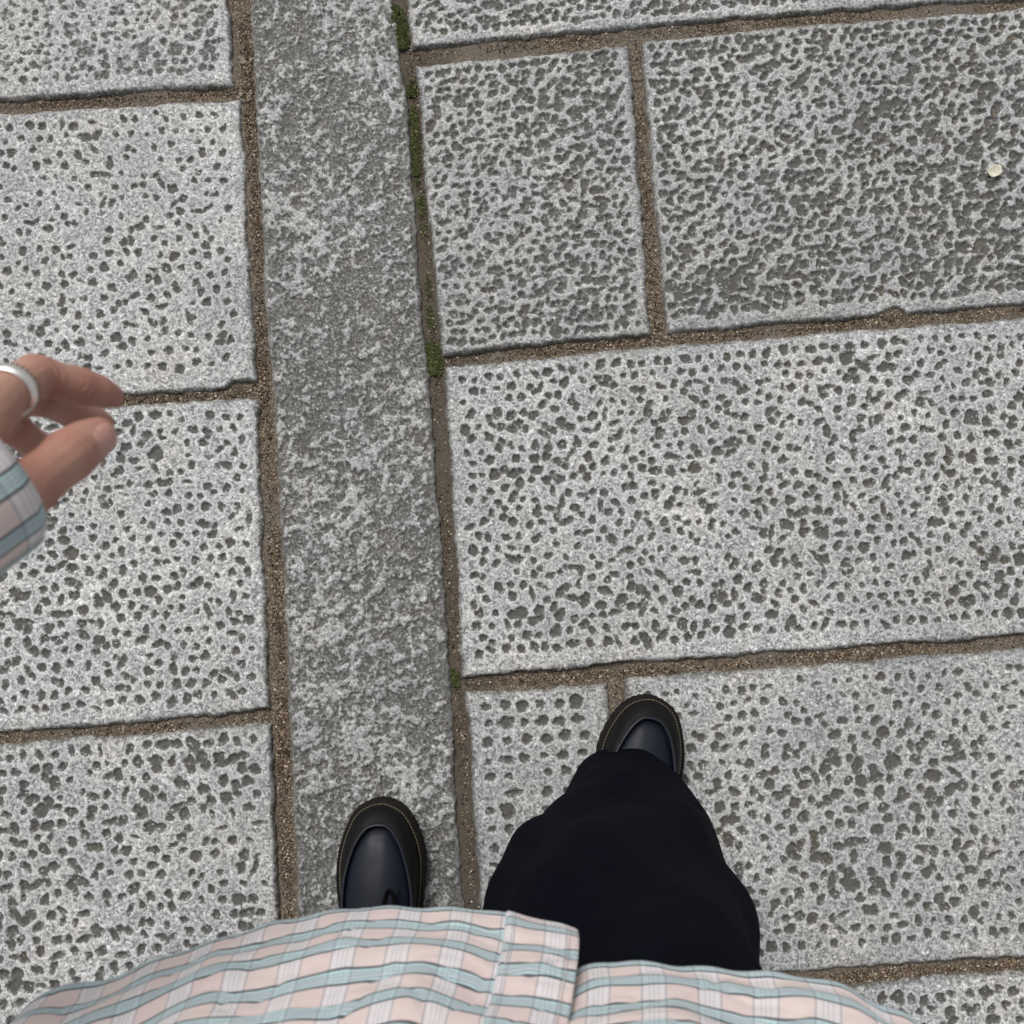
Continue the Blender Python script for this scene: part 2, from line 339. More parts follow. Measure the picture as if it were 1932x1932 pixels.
# grit in the joints
J = [([(452, -80), (470, 180), (487, 480), (492, 640), (504, 850), (522, 1100), (534, 1450), (547, 1760)], 11.5, 1.0),
     ([(757, -80), (778, 130), (802, 420), (820, 680), (842, 1000), (862, 1280), (893, 1720)], 11, .28),
     ([(-60, 204), (200, 188), (450, 172)], 9, .65), ([(-40, 768), (225, 755), (400, 748), (484, 733)], 9, 1.0),
     ([(-40, 1396), (250, 1377), (512, 1352)], 8, .35), ([(785, 108), (1000, 84), (1190, 65), (1932, 2)], 10, .4),
     ([(838, 680), (1000, 664), (1250, 640), (1500, 620), (1700, 600), (1932, 586)], 9, .75), ([(1198, 80), (1218, 350), (1243, 632)], 9, .55),
     ([(877, 1292), (1165, 1272), (1500, 1243), (1932, 1210)], 9, .5), ([(1163, 1288), (1180, 1600)], 11, .2), ([(1400, 1855), (1600, 1845), (1932, 1818)], 11, .7)]
def grit(name, specs, rmin, rmax, zoff=0):
    Vs = []; Fs = []; base = np.array([(1, 0, 0), (0, 1, 0), (-1, 0, 0), (0, -1, 0), (0, 0, 1), (0, 0, -1)], float)
    tri = np.array([(0, 1, 4), (1, 2, 4), (2, 3, 4), (3, 0, 4), (1, 0, 5), (2, 1, 5), (3, 2, 5), (0, 3, 5)]); n = 0
    for pts, hw, dens in specs:
        p = np.array(pts, float); seg = np.linalg.norm(np.diff(p, axis=0), axis=1); L = seg.sum(); cnt = int(L*hw*dens*.5)
        cum = np.r_[0, np.cumsum(seg)]
        for _ in range(cnt):
            s = rng.random()*L
            if vnoise(s, hw*7, 60, 5)+.5 < rng.random()*.8: continue
            x = np.interp(s, cum, p[:, 0]); y = np.interp(s, cum, p[:, 1]); off = np.clip(rng.normal()*.55, -1, 1)*hw
            horiz = abs(p[-1, 0]-p[0, 0]) > abs(p[-1, 1]-p[0, 1])
            q = at(x+(0 if horiz else off), y+(off if horiz else 0), -.004)
            r = rmin*(rmax/rmin)**(rng.random()**2.2)
            z = -.0068+float(fbm(q.x, q.y, .07, 3))*.003+float(fbm(q.x, q.y, .013, 4))*.0022+r*.3+zoff
            b = base*r*(.7+.6*rng.random((6, 1))); a = rng.random()*6.28; ca, sa = math.cos(a), math.sin(a)
            b = b@np.array([[ca, sa, 0], [-sa, ca, 0], [0, 0, .8]])
            Vs.append(b+np.array([q.x, q.y, z])); Fs.append(tri+n); n += 6
    return np.concatenate(Vs), np.concatenate(Fs)
def grit_mat():
    m = N('grit'); r = m.node('NewGeometry').outputs['Random Per Island']
    c = m.ramp(r, [(0, (.02, .013, .008)), (.38, (.075, .048, .028)), (.62, (.19, .128, .075)), (.84, (.38, .28, .18)), (.94, (.60, .49, .36)), (1, (.88, .80, .68))])
    return m.out(c, .6, .5)
gv, gf = grit('g', J, .0006, .0018)
tag(mesh_np('joint_grit', gv, gf, grit_mat(), None, False), 'brown and cream sand grains lying in the joints between the slabs', kind='stuff')
peb = [([(455, 108), (458, 118)], 4, 1), ([(536, 900), (538, 1000)], 4, .04), ([(440, 170), (480, 195)], 8, .05), ([(864, 1180), (868, 1240)], 4, .1), ([(900, 1100), (905, 1400)], 3, .02)]
# small clods of pale gravel on top of the joints
gv, gf = grit('p', [(p[0], p[1], p[2]) for p in peb], .0022, .0036, .001)
tag(mesh_np('gravel', gv, gf, simple('pale_gravel', (.5, .42, .33), .7, .3), None, False), 'few pale gravel bits caught in the mortar joints', kind='stuff')

# moss
def moss():
    V = []; F = []; n = 0
    patches = [((742, 8), (757, 88), 15, 1.0, 1.0), ((775, 148), (777, 176), 11, 1.0, .6), ((779, 200), (786, 345), 8, .55, .8), ((790, 350), (800, 440), 7, .2, .4), ((814, 645), (820, 706), 13, 1.0, 1.0),
               ((855, 1264), (858, 1302), 9, .8, .6), ((806, 520), (812, 620), 6, .2, .4)]
    for (x0, y0), (x1, y1), hw, dn, hgt in patches:
        cnt = int((abs(y1-y0)+abs(x1-x0)+hw)*hw*2*dn*2.2)
        for _ in range(cnt):
            k = rng.random(); e = 1-(2*k-1)**4*.5; off = np.clip(rng.normal()*.55, -1.3, 1.3)
            c = at(x0+(x1-x0)*k+off*hw*e, y0+(y1-y0)*k+rng.normal()*2, 0)
            if vnoise(c.x, c.y, .008, 9) < -.22: continue
            mound = (1-off*off)*.0045*hgt
            z = -.0055+mound*rng.random()
            a = rng.random()*6.28; l = (.0012+rng.random()*.0022); t = R(20+rng.random()*60); w = .00045+.0004*rng.random()
            d = np.array([math.cos(a)*math.cos(t), math.sin(a)*math.cos(t), math.sin(t)]); s = np.array([-math.sin(a), math.cos(a), 0])*w
            b = np.array([c.x, c.y, z]); V += [b-s, b+s, b+d*l*.6+s*.9, b+d*l, b+d*l*.6-s*.9]; F += [(n, n+1, n+2), (n, n+2, n+4), (n+4, n+2, n+3)]; n += 5
    m = N('moss'); r = m.node('NewGeometry').outputs['Random Per Island']
    c = m.ramp(r, [(0, (.045, .060, .022)), (.5, (.12, .155, .055)), (.85, (.20, .22, .09)), (.95, (.30, .25, .12)), (1, (.65, .58, .35))])
    return mesh_np('moss', np.array(V), np.array(F), m.out(c, .75, .2), None, False)
tag(moss(), 'green moss tufts growing in the joint right of the long centre slab', kind='stuff')

# cream dried petal
def petal():
    c = at(1875, 324, .0); n = 28; V = []; F = []
    for k in range(7):
        rr = k/6
        for i in range(n):
            a = i/n*2*PI; rad = .0091*rr*(1+.05*math.sin(2*a+1)+.04*math.sin(5*a))
            x = rad*math.cos(a)*1.12; y = rad*math.sin(a)*.98
            fold = .0011*math.exp(-((x*.85+y*.35+.001)/.0011)**2)*(1 if y < .001 else max(0, 1-(y-.001)/.003))
            V.append((x, y, .0022*rr**2-fold+.0003*math.sin(6*a)*rr))
    V = np.array(V); F = [(k*n+i, k*n+(i+1) % n, (k+1)*n+(i+1) % n, (k+1)*n+i) for k in range(6) for i in range(n)]
    m = N('dried_petal'); P = m.node('TexCoord').outputs['Object']
    col = m.mix(m.map(m.noise(P, 300.0, 3), .35, .7), (.80, .77, .66), (.60, .58, .42)); m.bump(m.noise(P, 700.0, 2), .0003)
    o = mesh_np('petal', V, F, m.out(col, .6, .3)); o.location = (c.x, c.y, .0016); o.rotation_euler = (R(4), R(-3), R(20))
    sm = o.modifiers.new('t', 'SOLIDIFY'); sm.thickness = .0005
    return tag(o, 'round cream dried petal lying on the dark pitted slab at the right edge', 'petal')
petal()

# ---------------- body building helpers ----------------
def add_frustum(bm, p, q, r0, r1, seg=14):
    p, q = Vector(p), Vector(q); d = q-p
    for c, r in ((p, r0), (q, r1)):
        bmesh.ops.create_icosphere(bm, subdivisions=2, radius=r, matrix=Matrix.Translation(c))
    if d.length < 1e-6: return
    M = Matrix.Translation((p+q)/2) @ d.to_track_quat('Z', 'Y').to_matrix().to_4x4()
    bmesh.ops.create_cone(bm, cap_ends=True, segments=seg, radius1=r0, radius2=r1, depth=d.length, matrix=M)
def chain(bm, pts):
    for (p, r0), (q, r1) in zip(pts, pts[1:]): add_frustum(bm, p, q, r0, r1)
def ellipsoid(bm, c, r, rot=(0, 0, 0)):
    from mathutils import Euler
    M = Matrix.Translation(c) @ Euler(rot).to_matrix().to_4x4() @ Matrix.Diagonal((*r, 1))
    bmesh.ops.create_icosphere(bm, subdivisions=3, radius=1, matrix=M)
def fuse(bm, voxel, smooth=4, extra=None):
    me = bpy.data.meshes.new('tmp'); bm.to_mesh(me); bm.free(); o = bpy.data.objects.new('tmp', me); COL.objects.link(o)
    a = o.modifiers.new('r', 'REMESH'); a.mode = 'VOXEL'; a.voxel_size = voxel; a.use_smooth_shade = True
    if smooth: b = o.modifiers.new('s', 'SMOOTH'); b.iterations = smooth; b.factor = .5
    dg = bpy.context.evaluated_depsgraph_get(); out = bpy.data.meshes.new_from_object(o.evaluated_get(dg))
    bpy.data.objects.remove(o); out.polygons.foreach_set('use_smooth', np.ones(len(out.polygons), bool))
    return out
def join_meshes(name, meshes, mat, parent):
    bm = bmesh.new()
    for m in meshes: bm.from_mesh(m)
    me = bpy.data.meshes.new(name); bm.to_mesh(me); bm.free(); me.polygons.foreach_set('use_smooth', np.ones(len(me.polygons), bool))
    me.materials.append(mat); return link(bpy.data.objects.new(name, me), parent)
def tube(name, pts, r, mat, parent, seg=8, closed=False, flat=1.0):
    P = [Vector(p) for p in pts]; n = len(P); V = []
    for i, p in enumerate(P):
        a = P[(i-1) % n] if closed or i else p; b = P[(i+1) % n] if closed or i < n-1 else p
        d = (b-a).normalized(); s = d.cross(Vector((0, 0, 1)))
        s = s.normalized() if s.length > 1e-4 else Vector((1, 0, 0)); t = s.cross(d)
        rr = r[i] if isinstance(r, (list, tuple)) else r
        for k in range(seg):
            an = k/seg*2*PI; V.append(p+s*math.cos(an)*rr+t*math.sin(an)*rr*flat)
    m = n if closed else n-1
    F = [(i*seg+k, i*seg+(k+1) % seg, ((i+1) % n)*seg+(k+1) % seg, ((i+1) % n)*seg+k) for i in range(m) for k in range(seg)]
    return mesh_np(name, V, F, mat, parent)
def cr(pts, n, closed=False):
    """Catmull-Rom through pts, n samples"""
    P = np.array([list(p) for p in pts], float); k = len(P); out = []
    m = k if closed else k-1
    for s in np.linspace(0, m, n, endpoint=not closed):
        i = min(int(s), m-1); f = s-i
        g = (lambda j: P[j % k]) if closed else (lambda j: P[min(max(j, 0), k-1)])
        a, b, c, d = g(i-1), g(i), g(i+1), g(i+2)
        out.append(.5*((2*b)+(-a+c)*f+(2*a-5*b+4*c-d)*f*f+(-a+3*b-3*c+d)*f**3))
    return np.array(out)

# ---------------- person ----------------
person = tag(empty('person', (-.02, -.34, 0)), 'person seen from above in a pastel plaid shirt, black wide trousers and navy black shoes', 'person')
PO = Vector(person.location)
def to_person(o):
    o.matrix_parent_inverse = Matrix.Translation(-PO); return o

def skin():
    m = N('skin'); P = m.node('TexCoord').outputs['Object']
    c = m.mix(m.map(m.noise(P, 35.0, 3), .35, .65), (.46, .275, .205), (.42, .215, .160))
    c = m.mix(m.math('MULTIPLY', m.node('Attribute', attribute_name='red').outputs['Fac'], .6), c, (.40, .16, .13))
    c = m.mix(m.map(m.noise(P, 260.0, 3), .55, .8, 0, .35), c, (.36, .15, .12))
    m.b.inputs['Subsurface Weight'].default_value = .12; m.b.inputs['Subsurface Radius'].default_value = (.004, .0015, .0008); m.b.inputs['Subsurface Scale'].default_value = 1
    m.bump(m.math('ADD', m.noise(P, 900.0, 2), m.math('MULTIPLY', m.noise(P, 160.0, 2), 1.0)), .0004, .5)
    return m.out(c, .5, .4)
M_SK = skin()
mm = .001
wr = zm(-410, 1150, 1.0); arm_d = Vector((.50, .63, -.52)).normalized()
HAND = dict(
 index=[(zm(-140, 680, .990), 10.5), (zm(70, 465, .972), 8.8), (zm(310, 328, .955), 8.8), (zm(490, 368, .948), 7.8), (zm(680, 415, .940), 7.7), (zm(850, 462, .932), 7.0), (zm(950, 500, .926), 5.6)],
 middle=[(zm(-190, 760, .975), 10.0), (zm(40, 560, .955), 9.0), (zm(250, 490, .938), 8.6), (zm(420, 540, .928), 7.9), (zm(590, 605, .918), 7.7), (zm(760, 690, .908), 7.1), (zm(865, 745, .901), 6.2)],
 ring_f=[(zm(-250, 810, .958), 9.0), (zm(-70, 680, .940), 8.3), (zm(65, 730, .924), 7.7), (zm(235, 872, .911), 7.2), (zm(410, 1005, .900), 7.2), (zm(540, 1080, .890), 6.2)],
 little=[(zm(-300, 880, .944), 8.0), (zm(-220, 820, .925), 7.2), (zm(-190, 860, .910), 6.6), (zm(-180, 940, .898), 6.4), (zm(-100, 1030, .888), 5.6)],
 thumb=[(zm(-110, 1530, .998), 12), (zm(70, 1425, .993), 10.8), (zm(250, 1290, .985), 10.2), (zm(430, 1145, .975), 9.8), (zm(590, 1010, .966), 10.2), (zm(740, 905, .957), 9.5), (zm(835, 842, .951), 7.8)],
)
def hand_mesh(H, w, ad, vox=.0011):
    bm = bmesh.new()
    for f, pts in H.items(): chain(bm, [(p, r*mm) for p, r in pts])
    for f in ('index', 'middle', 'ring_f', 'little'): chain(bm, [(w, 13*mm), (H[f][0][0], H[f][0][1]*mm)])
    chain(bm, [(w, 14*mm), (H['thumb'][0][0], 12*mm)])
    side = ad.cross(Vector((0, 0, 1))).normalized()
    for s in (-1, 1): chain(bm, [(w+side*s*.008, .015), (w-ad*.10+side*s*.010, .021)])
    return fuse(bm, vox, 7)
def detail_hand(me, H):
    n = len(me.vertices); co = np.empty(n*3, np.float32); me.vertices.foreach_get('co', co); co = co.reshape(-1, 3); no = np.empty(n*3, np.float32); me.vertices.foreach_get('normal', no); no = no.reshape(-1, 3)
    red = np.zeros(n); disp = np.zeros(n)
    for f, pts in H.items():
        P = [np.array(p) for p, r in pts]; k1, k2 = (2, 4) if f != 'thumb' else (4, 2)
        for k, am, per in ((k1, .00065, .0029), (k2, .00042, .0024)):
            d = P[min(k+1, len(P)-1)]-P[k-1]; d /= np.linalg.norm(d); q = co-P[k]; x = q@d; rr = np.linalg.norm(q, axis=1)
            wnd = np.exp(-(x/.0042)**2)*np.clip(1-(rr-.011)/.004, 0, 1); ph = x+.0006*np.sin(q[:, 0]*900+q[:, 1]*700)
            disp -= am*wnd*np.maximum(0, np.cos(ph/per*2*PI))**2; disp += .0005*np.exp(-(x/.006)**2)*np.clip(1-(rr-.011)/.004, 0, 1)
            red = np.maximum(red, .75*np.exp(-(x/.007)**2)*np.clip(1-(rr-.011)/.004, 0, 1))
        rr = np.linalg.norm(co-P[-1], axis=1); red = np.maximum(red, np.clip(1.15-rr/.018, 0, 1))
    co += no*disp[:, None]; me.vertices.foreach_set('co', co.ravel()); a_ = me.attributes.new('red', 'FLOAT', 'POINT'); a_.data.foreach_set('value', red.astype(np.float32)); me.update()
hm = hand_mesh(HAND, wr, arm_d, .0008); detail_hand(hm, HAND)
# right hand raised, holding position beside the lens, out of the picture
wr2 = Vector((.13, -.13, 1.345))
H2 = {k: [(Vector((wr2.x-(p.x-wr.x), wr2.y+(p.y-wr.y), wr2.z+(wr.z-p.z)*1.0+.0)), r) for p, r in v] for k, v in HAND.items()}
hm2 = hand_mesh(H2, wr2, Vector((-.62, .47, .52)).normalized(), .002)
shL, shR = Vector((-.20, -.26, 1.30)), Vector((.16, -.27, 1.30)); elL = Vector((-.44, -.17, 1.10)); elR = Vector((.30, -.27, 1.07))
bm = bmesh.new()
HC = Vector((-.02, -.17, 1.52))
chain(bm, [((-.02, -.29, .86), .085), ((-.02, -.29, 1.0), .078), ((-.02, -.28, 1.18), .085), ((-.02, -.275, 1.27), .070)])
for s in (-1, 1):
    chain(bm, [((-.02+s*.06, -.29, .88), .083), ((-.02+s*.05, -.285, 1.05), .075), ((-.02+s*.085, -.275, 1.23), .070)])
chain(bm, [(shL+Vector((.02, 0, -.02)), .042), ((-.02, -.26, 1.31), .04), (shR+Vector((-.02, 0, -.02)), .042)])
chain(bm, [((-.02, -.25, 1.32), .055), ((-.02, -.20, 1.43), .052)])
chain(bm, [(shL+Vector((.01, 0, -.03)), .042), (elL, .040), (wr-arm_d*.03, .026)]); chain(bm, [(shR+Vector((-.01, 0, -.03)), .042), (elR, .040), (wr2, .026)])
ankL, ankR = Vector((-.175, -.43, .09)), Vector((.165, -.30, .09))
chain(bm, [((-.11, -.31, .84), .095), ((-.15, -.35, .48), .060), ((-.165, -.41, .25), .048), (ankL, .036), (ankL+Vector((0, .10, -.045)), .03)])
chain(bm, [((.07, -.29, .84), .095), ((.085, -.262, .48), .058), ((.135, -.28, .25), .048), (ankR, .036), (ankR+Vector((.02, .10, -.045)), .03)])
ellipsoid(bm, HC, (.075, .095, .105), (R(-38), 0, 0)); ellipsoid(bm, HC+Vector((0, .035, -.055)), (.055, .06, .06), (R(-38), 0, 0))
f = Vector((0, .79, -.62)); up = Vector((0, .62, .79))
chain(bm, [(HC+f*.092+up*.01, .008), (HC+f*.108-up*.022, .012)])          # nose
for s in (-1, 1):
    sx = Vector((s, 0, 0)); ellipsoid(bm, HC+sx*.077-up*.005, (.008, .018, .028), (R(-38), 0, 0)); chain(bm, [(HC+f*.080+sx*.030+up*.022, .010), (HC+f*.082+sx*.018+up*.024, .010)])
chain(bm, [(HC+f*.088-sx*.018-up*.052, .008), (HC+f*.092-up*.050, .009), (HC+f*.088+sx*.018-up*.052, .008)])
bodym = fuse(bm, .006, 5)
body = to_person(join_meshes('body', [bodym, hm, hm2], M_SK, person))
# eyes and hair
M_EYE = simple('eye_white', (.75, .73, .7), .2)
for s in (-1, 1):
    bm = bmesh.new(); bmesh.ops.create_icosphere(bm, subdivisions=2, radius=.012, matrix=Matrix.Translation(HC+f*.080+Vector((s*.030, 0, 0))+up*.008))
    me = bpy.data.meshes.new('eye'); bm.to_mesh(me); bm.free(); me.materials.append(M_EYE); to_person(link(bpy.data.objects.new('eye', me), person))
bm = bmesh.new(); ellipsoid(bm, HC-f*.018+up*.018, (.085, .102, .108), (R(-38), 0, 0))
for k in range(60):
    a = rng.random()*6.28; e = rng.random()*1.1; d = (up*math.cos(e)+(Vector((1, 0, 0))*math.cos(a)-f*abs(math.sin(a)))*math.sin(e)).normalized()
    p = HC-f*.018+up*.018+Vector((d.x*.08, d.y*.095, d.z*.10)); chain(bm, [(p, .012), (p+Vector((0, -.01, -.02)), .006)])
hair = fuse(bm, .005, 2); hair.name = 'hair'; hair.materials.clear(); hair.materials.append(simple('dark_hair', (.02, .016, .013), .5, .5, (500, .001)))
to_person(link(bpy.data.objects.new('hair', hair), person))

# thumb nail: curved plate on the back of the thumb tip
def nail():
    T = HAND['thumb']; a = T[4][0]; b = T[6][0]; ax = (b-a).normalized()
    camd = (Vector((0, 0, CAM_H))-b).normalized(); n = camd+Vector((.75, -.12, 0)); n = (n-ax*n.dot(ax)).normalized(); s = ax.cross(n)
    V = []; nu, nv = 13, 13; c0 = T[5][0].lerp(T[6][0], .25)
    for i in range(nu):
        for j in range(nv):
            u = i/(nu-1)*2-1; v = j/(nv-1)*2-1
            u_, v_ = u*math.sqrt(1-v*v/2), v*math.sqrt(1-u*u/2)
            an = u_*R(44); rr = .0099-(.0022*max(0, v_)**2)-.0007*max(0, abs(v_)-.75)*4-.0006*max(0, abs(u_)-.8)*5
            V.append(c0+ax*(v_*.0085)+n*math.cos(an)*rr+s*math.sin(an)*rr*.92)
    m = N('nail'); o = mesh_np('nail', V, grid_faces(nu, nv), m.out((.52, .28, .235), .30, .5), person); o.modifiers.new('t', 'SOLIDIFY').thickness = .0006
    return to_person(o)
nail()
# silver ring on the finger
def ring():
    I = HAND['index']; a, b = I[0][0], I[2][0]; ax = (b-a).normalized(); c = I[1][0]+ax*.001; s = ax.cross(Vector((0, 0, 1))).normalized(); t = s.cross(ax)
    V = []; n = 56; prof = [(-.0018, 0), (-.0016, .0013), (0, .0017), (.0016, .0013), (.0018, 0), (.0014, -.0004), (-.0014, -.0004)]
    for i in range(n):
        an = i/n*2*PI; d = s*math.cos(an)+t*math.sin(an)
        for px, pr in prof: V.append(c+ax*px*1.7+d*(.0090+pr*.9))
    k = len(prof); F = [(i*k+j, ((i+1) % n)*k+j, ((i+1) % n)*k+(j+1) % k, i*k+(j+1) % k) for i in range(n) for j in range(k)]
    m = N('silver'); m.b.inputs['Metallic'].default_value = 1
    o = to_person(mesh_np('finger_ring', V, F, m.out((.97, .96, .93), .38), person)); o['label'] = 'silver band with beaded dark edge'
    V = []; F = []; q = 0
    bm = bmesh.new()
    for i in range(30):
        an = i/30*2*PI; d = s*math.cos(an)+t*math.sin(an); bmesh.ops.create_icosphere(bm, subdivisions=1, radius=.0007, matrix=Matrix.Translation(c+ax*.0037+d*.0098))
    me = bpy.data.meshes.new('beading'); bm.to_mesh(me); bm.free(); me.materials.append(simple('tarnished', (.12, .11, .08), .4)); b_ = bpy.data.objects.new('beading', me); link(b_, o)
ring()

# plaid cloth
def plaid(name):
    m = N(name); uv = m.node('UVMap').outputs[0]; sp = m.node('SeparateXYZ', {0: uv}); U, Vv = sp.outputs[0], sp.outputs[1]
    fu = m.math('FRACT', m.math('DIVIDE', U, .0270)); fv = m.math('FRACT', m.math('DIVIDE', Vv, .0205))
    K_, W_ = (0, 0, 0), (1, 1, 1)
    def mask(f, spans, soft=.008):
        st_ = [(0, K_)]
        for a, b, v in spans: st_ += [(a, K_), (a+soft, (v,)*3), (b-soft, (v,)*3), (b, K_)]
        return m.ramp(f, st_[:30])
    aq = mask(fv, [(.09, .44, 1)]); wb = mask(fu, [(.30, .70, 1)])
    dark = mask(fv, [(.025, .110, 1), (.410, .495, 1)], .018)
    thin = mask(fv, [(.165, .205, .7), (.245, .285, .7), (.33, .37, .7)], .01)
    vl = mask(fu, [(.275, .315, .6), (.41, .437, .42), (.49, .517, .42), (.57, .597, .42), (.69, .73, .6)], .009)
    warmth = m.map(m.noise(uv, 22.0, 1), .4, .62)
    col = m.mix(wb, (.76, .615, .59), (.77, .72, .745)); col = m.mix(m.math('MULTIPLY', warmth, .3), col, (.76, .69, .62))
    aqc = m.mix(wb, (.49, .66, .67), (.55, .76, .76))
    aqc = m.mix(mask(fv, [(.17, .38, .75)]), aqc, m.mix(wb, (.52, .57, .62), (.58, .67, .71)))
    col = m.mix(aq, col, aqc)
    col = m.mix(m.math('MULTIPLY', thin, .95), col, (.13, .22, .28))
    col = m.mix(vl, col, (.22, .26, .32))
    col = m.mix(m.math('MULTIPLY', dark, .92), col, (.008, .028, .052))
    th = m.math('ADD', m.math('SINE', m.math('MULTIPLY', U, 9000.0)), m.math('SINE', m.math('MULTIPLY', Vv, 9000.0)))
    sc = m.node('VectorMath', {0: uv, 1: (40.0, 900.0, 1.0)}, operation='MULTIPLY').outputs[0]; sl = m.noise(sc, 1.0, 3)
    col = m.mix(m.map(sl, .35, .7, 0, .22), col, (.85, .85, .85), 'MULTIPLY') if False else m.mix(m.map(sl, .4, .7, 0, .20), col, (.80, .78, .76))
    m.bump(m.math('ADD', m.math('MULTIPLY', th, .25), m.math('MULTIPLY', m.noise(uv, 90.0, 3), 3.0)), .0004, .5)
    m.b.inputs['Sheen Weight'].default_value = .15
    return m.out(col, .85, .15)
M_PL = plaid('plaid_cotton')

# shirt: one open sheet wrapped round the torso, hem traced at its own height
hemL = [at(1087, 1764, .800), at(1045, 1751, .798), at(1000, 1738, .796), at(900, 1719, .793), at(800, 1715, .792), at(700, 1717, .792), at(620, 1723, .793), at(540, 1738, .796), at(440, 1768, .800), at(340, 1802, .806), at(200, 1850, .815), at(60, 1898, .826)]
back = [Vector((-.275, -.25, .845)), Vector((-.26, -.33, .83)), Vector((-.17, -.40, .79)), (-.02, -.42, .78), (.12, -.40, .79), (.205, -.33, .83), (.222, -.25, .852)]
hemR = [at(1752, 1960, .852), at(1650, 1893, .843), at(1560, 1857, .836), at(1432, 1836, .828), at(1300, 1828, .824), at(1180, 1818, .823), at(1110, 1826, .826), at(1060, 1850, .832), at(1010, 1880, .838)]
HEM = cr(hemL+back+hemR, 620)
dh = np.r_[0, np.cumsum(np.linalg.norm(np.diff(HEM, axis=0), axis=1))]; UL = dh[-1]; nU = 620
HEM = np.stack([np.interp(np.linspace(0, UL, nU), dh, HEM[:, k]) for k in range(3)], -1)
uu = np.linspace(0, UL, nU)
cx, cy = -.025, -.285
th = np.arctan2((HEM[:, 1]-cy)/.118, (HEM[:, 0]-cx)/.235)
hs_ = np.r_[0, .0015, .003, .0045, .006, np.arange(.008, .16, .002), np.arange(.17, .52, .01)]; nV = len(hs_)
def shirt_pt(u, h, thv, base, ztop=1.33, off=0.0):
    """u, h arrays; base (n,3)"""
    H_ = ztop-base[:, 2]; z = base[:, 2]+h*1.0
    t = np.clip(h/.16, 0, 1); t = t*t*(3-2*t); t2 = np.clip((z-1.0)/.28, 0, 1)
    a = .235*(1-t2)+.185*t2; b = .104*(1-t2)+.118*t2; c1 = cy+t2*.012
    rx, ry = cx-.012+a*np.cos(thv), c1+b*np.sin(thv)
    lean = np.minimum(h, .05)*0
    x = base[:, 0]*(1-t)+rx*t; y = base[:, 1]*(1-t)+ry*t+lean
    # soft folds
    am = .0022*(1-.85*np.exp(-h/.03))
    f = am*(np.sin(u/.098*6.28+h*22+.8)+.55*np.sin(u/.057*6.28-h*34+2.1)+.35*np.sin(u/.15*6.28+h*60))
    f = f+.0006*np.sin(u/.031*6.28+h*70)*np.exp(-h/.06)+.0012*np.sin(h*150+u*9)*np.clip(h/.02, 0, 1)
    w1 = fbm(u*1.0+h*.8, h*2.2-u*.35, .045, 301, 2); w2 = vnoise(u-h*.9, h*1.6, .030, 305)
    f = f-.0042*np.maximum(0, .10-np.abs(w1))/.10*np.clip(h/.02, 0, 1)*.30-.0007*np.maximum(0, .10-np.abs(w2))/.10*np.clip(h/.01, .2, 1)+.0004*fbm(u, h, .010, 309, 2)
    nx, ny = np.cos(thv)/a, np.sin(thv)/b; nl = np.hypot(nx, ny); nx /= nl; ny /= nl
    f = f+off
    z = z+.0020*np.sin(u/.13*6.28+1.0+h*8)*np.clip(h/.03, 0, 1)
    rollh = .0009*np.exp(-(h/.006)**4)
    return np.stack([x+nx*(f+rollh), y+ny*(f+rollh), z], -1)
V = np.zeros((nU, nV, 3)); UV = np.zeros((nU, nV, 2))
for j, h in enumerate(hs_):
    V[:, j] = shirt_pt(uu, np.full(nU, h), th, HEM); UV[:, j, 0] = uu+.006; UV[:, j, 1] = h+.0040
shirt = to_person(mesh_np('shirt', V.reshape(-1, 3), grid_faces(nU, nV), M_PL, person, uv=UV.reshape(-1, 2)))
sm = shirt.modifiers.new('t', 'SOLIDIFY'); sm.thickness = .0007; sm.offset = 0
# placket: a second layer on the front edge
pu = np.linspace(-.0006, .0385, 26); Vp = []; UVp = []
bi = np.stack([np.interp(np.clip(pu, 0, 1), uu, HEM[:, k]) for k in range(3)], -1); bth = np.interp(np.clip(pu, 0, 1), uu, th)
edge_dir = (HEM[0]-HEM[3])/np.linalg.norm(HEM[0]-HEM[3])
for j, h in enumerate(hs_):
    p = shirt_pt(pu, np.full(26, h), bth, bi, off=.0016+0*h); p = p+np.maximum(0, -pu)[:, None]*edge_dir
    r_ = np.clip((.0385-pu)/.0012, 0, 1); p[:, 1] -= (1-r_)*.0014
    Vp.append(p); UVp.append(np.stack([pu+.002, np.full(26, h+.0140)], -1))
Vp = np.array(Vp).transpose(1, 0, 2); UVp = np.array(UVp).transpose(1, 0, 2)
pk = mesh_np('placket', Vp.reshape(-1, 3), grid_faces(26, nV), M_PL, shirt, uv=UVp.reshape(-1, 2)); pk.modifiers.new('t', 'SOLIDIFY').thickness = .0006
M_TH = simple('sewing_thread', (.62, .60, .62), .8)
def thread(name, U_, Hh, parent, off=.0011):
    b_ = np.stack([np.interp(U_, uu, HEM[:, k]) for k in range(3)], -1); t_ = np.interp(U_, uu, th); p = shirt_pt(U_, Hh, t_, b_, off=off)
    V = []; F = []
    for i in range(0, len(p)-2, 3):
        a, b = p[i], p[i+2]; n = len(V); s2 = np.array([0, 0, .00022]) if abs(a[2]-b[2]) < .0008 else np.array([.00022, 0, 0]); o2 = np.array([0, .00028, 0])
        for q in (a, b): V += [q-s2, q+o2, q+s2, q-o2]
        F += [(n+k, n+(k+1) % 4, n+4+(k+1) % 4, n+4+k) for k in range(4)]
    return mesh_np(name, V, F, M_TH, parent, False)
ha = np.arange(.006, .30, .0009)
thread('hem_stitching', np.arange(.04, UL-.002, .0011), np.full(len(np.arange(.04, UL-.002, .0011)), .0075), shirt, .0003)
thread('hem_stitching', np.arange(.001, .038, .0011), np.full(len(np.arange(.001, .038, .0011)), .0075), pk, .0030)
